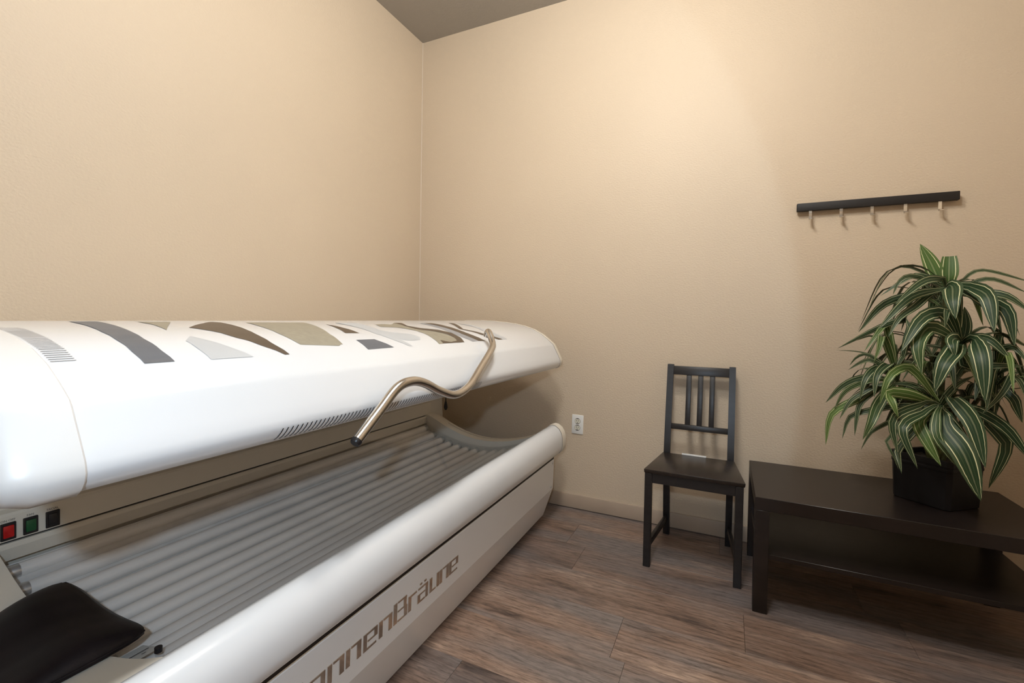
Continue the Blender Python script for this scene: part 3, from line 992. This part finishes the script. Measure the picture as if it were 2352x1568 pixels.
back_bar('top_rail', 1.706, 1.974, 0.846, 0.890, 0.009)
back_bar('lower_rail', 1.706, 1.974, 0.569, 0.595, 0.009)
for xa, xb in ((1.772, 1.797), (1.828, 1.853), (1.884, 1.909)):
    back_bar('slat', xa, xb, 0.590, 0.850, 0.006)
box('front_apron', (1.664, -0.476, 0.387), (2.006, -0.458, 0.431), M['chair'], ch, 0.001, 1, off=CO)
box('rear_apron', (1.707, -0.150, 0.387), (1.973, -0.132, 0.431), M['chair'], ch, 0.001, 1, off=CO)
for xa, xb, xc, xd in ((1.640, 1.656, 1.682, 1.698), (2.014, 2.030, 1.980, 1.996)):
    hexa('side_apron', [(xa, -0.447, 0.387), (xb, -0.447, 0.387), (xd, -0.150, 0.387), (xc, -0.150, 0.387)], [(xa, -0.447, 0.431), (xb, -0.447, 0.431), (xd, -0.150, 0.431), (xc, -0.150, 0.431)], M['chair'], ch, 0.001, CO)
    hexa('stretcher', [(xa, -0.450, 0.075), (xb, -0.450, 0.075), (xd, -0.106, 0.075), (xc, -0.106, 0.075)], [(xa, -0.450, 0.106), (xb, -0.450, 0.106), (xd, -0.108, 0.106), (xc, -0.108, 0.106)], M['chair'], ch, 0.0015, CO)

st = thing('white_edge_strip', 'thin white strip along the rear edge of the black chair seat', 'sliver', (1.822, -0.163, 0.450))  # narrow matt white bar along the seat's back edge
box('sliver', (-0.057, -0.0015, 0.0), (0.057, 0.0015, 0.0075), M['whitestrip'], st, 0.0004, 1)

# ------------------------------------------------------------------ coffee table
TX, TY, TL, TD, TH = 2.0717, -0.6247, 0.8996, 0.5243, 0.45
TO = (TX + TL / 2, TY + TD / 2, 0)
tb = thing('coffee_table', 'low black-brown coffee table with a lower shelf holding the potted plant', 'table', TO)
box('tabletop', (TX, TY, TH - 0.05), (TX + TL, TY + TD, TH), M['table'], tb, 0.0015, 1, off=TO)
for xa in (TX, TX + TL - 0.05):
    for ya in (TY, TY + TD - 0.05):
        box('leg', (xa, ya, 0), (xa + 0.05, ya + 0.05, TH - 0.05), M['table'], tb, 0.0015, 1, off=TO)
box('shelf', (TX + 0.012, TY + 0.006, 0.214), (TX + TL - 0.012, TY + TD - 0.006, 0.232), M['table'], tb, 0.001, 1, off=TO)

# ------------------------------------------------------------------ potted plant
PO = Vector((2.692, -0.351, 0.450))
pl = thing('potted_dracaena', 'bushy potted plant with striped strap leaves in a square black pot on the table', 'potted plant', PO)
corner = [Vector((2.560, -0.347, 0)) - PO, Vector((2.694, -0.465, 0)) - PO, Vector((2.824, -0.355, 0)) - PO, Vector((2.690, -0.237, 0)) - PO]
bm = bmesh.new()


def pot_ring(z, k, ch_=0.012):
    out = []
    for i in range(4):
        p, q, r = corner[i - 1] * k, corner[i] * k, corner[(i + 1) % 4] * k
        for a in ((p - q).normalized() * ch_, (r - q).normalized() * ch_):
            v = q + a
            out.append(bm.verts.new((v.x, v.y, z)))
    return out


rings = [pot_ring(z, k) for z, k in ((0.0, 0.97), (0.004, 1.0), (0.140, 1.055), (0.142, 1.075), (0.150, 1.080), (0.152, 1.065), (0.158, 1.065), (0.160, 1.09), (0.180, 1.09), (0.182, 1.08), (0.181, 0.99), (0.150, 0.96))]
for a, b in zip(rings, rings[1:]):
    for k in range(8):
        j = (k + 1) % 8
        bm.faces.new((a[k], a[j], b[j], b[k]))
bm.faces.new(rings[0][::-1])
from_bm('pot', bm, M['pot'], pl, 30)
bm = bmesh.new()
rr = pot_ring(0.158, 0.965)
bm.faces.new(rr)
bmesh.ops.triangulate(bm, faces=bm.faces)
bmesh.ops.subdivide_edges(bm, edges=list(bm.edges), cuts=3, use_grid_fill=True)
rng = random.Random(4)
for v in bm.verts:
    v.co.z += rng.uniform(-0.004, 0.008)
from_bm('moss', bm, M['moss'], pl, 60)

NODES = {1: Vector((2.702, -0.350, 1.265)), 2: Vector((2.735, -0.405, 1.060)), 3: Vector((2.672, -0.440, 0.830)), 4: Vector((2.565, -0.365, 0.905)), 5: Vector((2.850, -0.350, 0.940)),
         6: Vector((2.700, -0.250, 1.000))}
for k, way in {1: [(2.695, -0.345, 0.600), (2.705, -0.340, 0.95), tuple(NODES[1] + Vector((0, 0, 0.01)))], 2: [(2.705, -0.345, 0.600), (2.725, -0.370, 0.85), tuple(NODES[2])],
               3: [(2.690, -0.355, 0.600), (2.682, -0.400, 0.72), tuple(NODES[3])], 4: [(2.680, -0.350, 0.600), (2.630, -0.355, 0.76), tuple(NODES[4])],
               5: [(2.705, -0.350, 0.600), (2.770, -0.350, 0.78), tuple(NODES[5])], 6: [(2.695, -0.335, 0.600), (2.700, -0.290, 0.80), tuple(NODES[6])]}.items():
    P = catmull(way, 6)
    tube('stem', P, 0.009, M['stem'], pl, 8, off=PO, radii=[0.010 - 0.003 * i / len(P) for i in range(len(P))])

ROOM = Vector((-0.31, -0.93, 0.12)).normalized()       # towards the open side of the room


def leaf(path, width, facing=None, roll=0.0, blunt=False, n=12):
    """Strap leaf along a path: lens-shaped outline, folded at the midrib, UV u across and v along."""
    P = [Vector(p) for p in path]
    L = [0.0]
    for a, b in zip(P, P[1:]):
        L.append(L[-1] + (b - a).length)

    def samp(d):
        d = min(max(d, 0), L[-1])
        for i in range(len(P) - 1):
            if d <= L[i + 1] + 1e-9:
                t = (d - L[i]) / max(L[i + 1] - L[i], 1e-9)
                return P[i].lerp(P[i + 1], t)
        return P[-1].copy()

    bm = bmesh.new()
    uv = bm.loops.layers.uv.new('UVMap')
    rows_ = []
    chord = P[-1] - P[0]
    side0 = Vector((-chord.y, chord.x, 0))
    side0 = side0.normalized() if side0.length > 1e-5 else Vector((1, 0, 0))
    last = None
    for i in range(n + 1):
        t = i / n
        c = samp(t * L[-1])
        tan = (samp((t + 0.04) * L[-1]) - samp((t - 0.04) * L[-1])).normalized()
        if facing is not None:
            w = tan.cross(facing)
        else:
            w = side0 - tan * side0.dot(tan)
        if w.length < 1e-4:
            w = last if last is not None else side0
        w = w.normalized()
        if last is not None and w.dot(last) < 0:
            w = -w
        if last is not None:
            w = (w * 0.6 + last * 0.4).normalized()
        last = w
        nn = tan.cross(w).normalized()
        if roll:
            w2 = w * math.cos(roll) + nn * math.sin(roll)
            nn = nn * math.cos(roll) - w * math.sin(roll)
        else:
            w2 = w
        tt = t if not blunt else t * 0.72
        prof_w = max(0.0, math.sin(math.pi * min(1.0, tt) ** 0.72)) ** 0.8 if tt > 0.38 else 0.26 + 0.74 * (tt / 0.38) ** 1.1
        if tt > 0.38:
            x = (tt - 0.38) / 0.62
            prof_w = max(0.0, 1 - x ** 2.1) ** 0.92
        hw = width * 0.5 * prof_w
        sg = 1 if nn.z >= 0 else -1
        rows_.append(([c + w2 * hw * u + nn * sg * (abs(u) ** 1.3) * hw * 0.22 for u in (-1, -0.5, 0, 0.5, 1)], t))
    grid = [[bm.verts.new(p - PO) for p in r] for r, _ in rows_]
    for i in range(n):
        for j in range(4):
            q = (grid[i][j], grid[i][j + 1], grid[i + 1][j + 1], grid[i + 1][j])
            f = bm.faces.new(q)
            f.smooth = True
            for lp, (uu, tv) in zip(f.loops, ((j / 4, rows_[i][1]), ((j + 1) / 4, rows_[i][1]), ((j + 1) / 4, rows_[i + 1][1]), (j / 4, rows_[i + 1][1]))):
                lp[uv].uv = (uu, tv)
    me = bpy.data.meshes.new('leaf')
    bm.to_mesh(me)
    bm.free()
    return link('leaf', me, M['leaf'], pl)


# (stem, point near the stem, middle, tip, width) of the leaves that show clearly
HERO = [

(1, (2.68, -0.35, 1.298), (2.656, -0.34, 1.37), (2.627, -0.33, 1.44), 0.0611),
(1, (2.706, -0.36, 1.271), (2.706, -0.36, 1.321), (2.709, -0.35, 1.385), 0.063),
(1, (2.697, -0.35, 1.285), (2.607, -0.36, 1.315), (2.501, -0.36, 1.237), 0.0242),
(1, (2.573, -0.4, 1.309), (2.543, -0.41, 1.283), (2.528, -0.41, 1.237), 0.024),
(1, (2.679, -0.39, 1.297), (2.605, -0.45, 1.284), (2.51, -0.5, 1.198), 0.0369),
(1, (2.686, -0.38, 1.261), (2.571, -0.45, 1.226), (2.463, -0.5, 1.103), 0.0404),
(1, (2.673, -0.35, 1.26), (2.527, -0.33, 1.21), (2.441, -0.33, 1.09), 0.0368),
(1, (2.587, -0.44, 1.192), (2.531, -0.48, 1.148), (2.495, -0.5, 1.077), 0.034),
(1, (2.691, -0.44, 1.259), (2.672, -0.5, 1.214), (2.675, -0.52, 1.146), 0.0692),
(1, (2.762, -0.42, 1.257), (2.773, -0.48, 1.22), (2.776, -0.52, 1.102), 0.0609),
(1, (2.752, -0.33, 1.292), (2.821, -0.3, 1.335), (2.974, -0.28, 1.285), 0.0174),
(1, (2.745, -0.35, 1.268), (2.822, -0.36, 1.297), (2.922, -0.36, 1.244), 0.0199),
(1, (2.752, -0.36, 1.242), (2.841, -0.4, 1.236), (2.909, -0.42, 1.171), 0.0387),
(1, (2.794, -0.41, 1.212), (2.829, -0.46, 1.178), (2.844, -0.48, 1.055), 0.0549),
(2, (2.666, -0.44, 1.171), (2.589, -0.5, 1.145), (2.519, -0.55, 1.024), 0.0603),
(2, (2.67, -0.47, 1.18), (2.656, -0.5, 1.152), (2.655, -0.5, 1.113), 0.0355),
(2, (2.618, -0.47, 1.115), (2.574, -0.53, 1.055), (2.58, -0.55, 0.947), 0.0685),
(2, (2.676, -0.5, 1.071), (2.669, -0.53, 1.05), (2.672, -0.53, 1.011), 0.0552),
(2, (2.743, -0.48, 1.074), (2.736, -0.55, 1.006), (2.74, -0.57, 0.868), 0.0663),
(2, (2.753, -0.44, 1.085), (2.782, -0.48, 1.076), (2.83, -0.5, 1.007), 0.0348),
(2, (2.746, -0.39, 1.087), (2.75, -0.39, 1.133), (2.746, -0.38, 1.195), 0.043),
(4, (2.602, -0.35, 1.144), (2.517, -0.33, 1.116), (2.371, -0.33, 1.021), 0.0319),
(4, (2.517, -0.38, 1.119), (2.472, -0.42, 1.07), (2.44, -0.43, 1.017), 0.0324),
(4, (2.493, -0.44, 1.084), (2.474, -0.48, 1.034), (2.457, -0.49, 0.98), 0.0361),
(4, (2.556, -0.34, 1.047), (2.49, -0.32, 1.078), (2.44, -0.31, 1.056), 0.0153),
(4, (2.479, -0.33, 1.003), (2.438, -0.3, 1.012), (2.372, -0.3, 1.014), 0.0076),
(4, (2.471, -0.33, 1.003), (2.442, -0.31, 0.987), (2.421, -0.3, 0.95), 0.019),
(4, (2.48, -0.35, 0.981), (2.452, -0.33, 0.968), (2.413, -0.32, 0.934), 0.0222),
(1, (2.689, -0.33, 1.216), (2.671, -0.28, 1.228), (2.644, -0.25, 1.233), 0.0232),
(2, (2.671, -0.52, 1.026), (2.636, -0.56, 0.987), (2.612, -0.56, 0.889), 0.0721),
(2, (2.739, -0.42, 0.981), (2.823, -0.43, 0.985), (2.893, -0.43, 0.987), 0.0383),
(3, (2.576, -0.44, 0.966), (2.505, -0.5, 0.935), (2.475, -0.5, 0.82), 0.0401),
(4, (2.514, -0.44, 0.975), (2.466, -0.5, 0.936), (2.455, -0.52, 0.852), 0.0387),
(4, (2.479, -0.42, 0.955), (2.439, -0.46, 0.912), (2.423, -0.47, 0.832), 0.0326),
(4, (2.435, -0.35, 0.9), (2.39, -0.33, 0.863), (2.339, -0.32, 0.791), 0.0332),
(4, (2.44, -0.36, 0.882), (2.396, -0.35, 0.843), (2.366, -0.34, 0.768), 0.0251),
(4, (2.445, -0.37, 0.842), (2.412, -0.37, 0.809), (2.38, -0.37, 0.736), 0.0286),
(4, (2.444, -0.35, 0.82), (2.359, -0.34, 0.748), (2.341, -0.34, 0.617), 0.0392),
(3, (2.48, -0.36, 0.779), (2.418, -0.35, 0.744), (2.395, -0.35, 0.652), 0.0308),
(4, (2.451, -0.36, 0.807), (2.437, -0.37, 0.746), (2.432, -0.37, 0.673), 0.0247),
(4, (2.486, -0.43, 0.806), (2.461, -0.47, 0.753), (2.436, -0.47, 0.681), 0.0466),
(3, (2.51, -0.38, 0.722), (2.48, -0.37, 0.687), (2.456, -0.36, 0.618), 0.0207),
(3, (2.502, -0.51, 0.873), (2.503, -0.55, 0.838), (2.52, -0.55, 0.789), 0.0509),
(3, (2.609, -0.47, 0.835), (2.51, -0.53, 0.784), (2.521, -0.55, 0.658), 0.0394),
(3, (2.612, -0.48, 0.806), (2.529, -0.56, 0.758), (2.569, -0.58, 0.621), 0.042),
(3, (2.6, -0.47, 0.768), (2.614, -0.51, 0.706), (2.648, -0.53, 0.629), 0.0507),
(3, (2.64, -0.5, 0.792), (2.632, -0.54, 0.732), (2.682, -0.56, 0.636), 0.038),
(3, (2.66, -0.52, 0.758), (2.688, -0.58, 0.691), (2.728, -0.6, 0.545), 0.0859),
(3, (2.682, -0.5, 0.867), (2.713, -0.57, 0.797), (2.736, -0.6, 0.656), 0.0667),
(3, (2.79, -0.44, 0.811), (2.834, -0.48, 0.77), (2.888, -0.5, 0.673), 0.0486),
(5, (2.816, -0.4, 0.775), (2.858, -0.42, 0.7), (2.823, -0.4, 0.537), 0.0566),
(5, (2.867, -0.42, 0.971), (2.826, -0.46, 0.894), (2.767, -0.48, 0.815), 0.0278),
(3, (2.537, -0.5, 0.666), (2.533, -0.53, 0.628), (2.537, -0.54, 0.587), 0.0376),
(3, (2.511, -0.46, 0.685), (2.526, -0.47, 0.647), (2.548, -0.47, 0.582), 0.0159),
(3, (2.657, -0.4, 0.847), (2.6, -0.4, 0.895), (2.529, -0.4, 0.897), 0.0323),
(3, (2.651, -0.42, 0.838), (2.617, -0.44, 0.884), (2.583, -0.44, 0.895), 0.028),
(3, (2.662, -0.42, 0.85), (2.647, -0.42, 0.901), (2.593, -0.42, 0.965), 0.0316),
(3, (2.663, -0.46, 0.815), (2.679, -0.5, 0.78), (2.721, -0.52, 0.729), 0.0534),
(3, (2.671, -0.44, 0.847), (2.709, -0.44, 0.908), (2.759, -0.44, 0.946), 0.0273),
(5, (2.871, -0.38, 0.886), (2.883, -0.4, 0.86), (2.905, -0.4, 0.785), 0.0401),
(5, (2.842, -0.38, 1.09), (2.884, -0.36, 1.081), (2.937, -0.35, 1.047), 0.0332),
(5, (2.839, -0.42, 1.046), (2.854, -0.46, 1.049), (2.878, -0.48, 1.0), 0.0345),
]

rng = random.Random(11)
for q, (k, b, m_, t, w) in enumerate(HERO):
    start = NODES[k]
    bv = Vector(b)
    d = bv - start
    # slim stalk part from the stem to where the blade widens
    path = catmull([tuple(start), tuple(start.lerp(bv, 0.55) + Vector((0, 0, 0.012))), b, m_, t], 6)
    leaf(path, w * 0.86, ROOM, rng.uniform(-0.35, 0.35), blunt=(q == 1))

# the rest of the crown, all round the stems
for k, cnt, e_lo, e_hi, l_lo, l_hi in ((1, 30, 0.15, 0.9, 0.22, 0.33), (2, 18, 0.1, 0.9, 0.18, 0.28), (3, 18, 0.0, 0.8, 0.16, 0.25), (4, 26, 0.0, 0.8, 0.16, 0.26), (5, 22, 0.0, 0.9, 0.18, 0.27), (6, 24, 0.1, 0.9, 0.20, 0.30)):
    for i in range(cnt):
        az = 2 * math.pi * (i + rng.uniform(-0.3, 0.3)) / cnt
        dirh = Vector((math.cos(az), math.sin(az), 0))
        el = rng.uniform(e_lo, e_hi)
        if dirh.y < -0.10 and k in (1, 2, 3, 4):
            continue
        Ln = rng.uniform(l_lo, l_hi)
        s0 = NODES[k] + Vector((0, 0, rng.uniform(-0.10, 0.01)))
        if s0.y + dirh.y * Ln > -0.04 and dirh.y > 0:
            Ln = min(Ln, (-0.04 - s0.y) / dirh.y * 1.0)
        if Ln < 0.06:
            continue
        up = math.sin(el) * Ln * 0.55
        out = Ln * 0.85
        pts = [s0, s0 + dirh * out * 0.33 + Vector((0, 0, up * 0.8)), s0 + dirh * out * 0.70 + Vector((0, 0, up * 0.75)), s0 + dirh * out + Vector((0, 0, up * 0.2 - Ln * rng.uniform(0.2, 0.5)))]
        for p in pts:
            p.z = max(p.z, 0.475)
        leaf(catmull([tuple(p) for p in pts], 5), rng.uniform(0.022, 0.036), None, rng.uniform(-0.3, 0.3))

# ------------------------------------------------------------------ fittings for the unseen ceiling lamp and the added one (light: point lamps above)
for (lp, watts, tint), where in zip(LAMPS, ('added for cooler, softer light', 'nearer the coat rack')):
    cl = thing('split_ceiling_light', 'round white flush ceiling light ' + where, 'ceiling light', (lp[0], lp[1], H), group='ceiling lights')
    tube('base_plate', [(0, 0, -0.001), (0, 0, -0.030)], 0.17, M['outlet'], cl, 32)
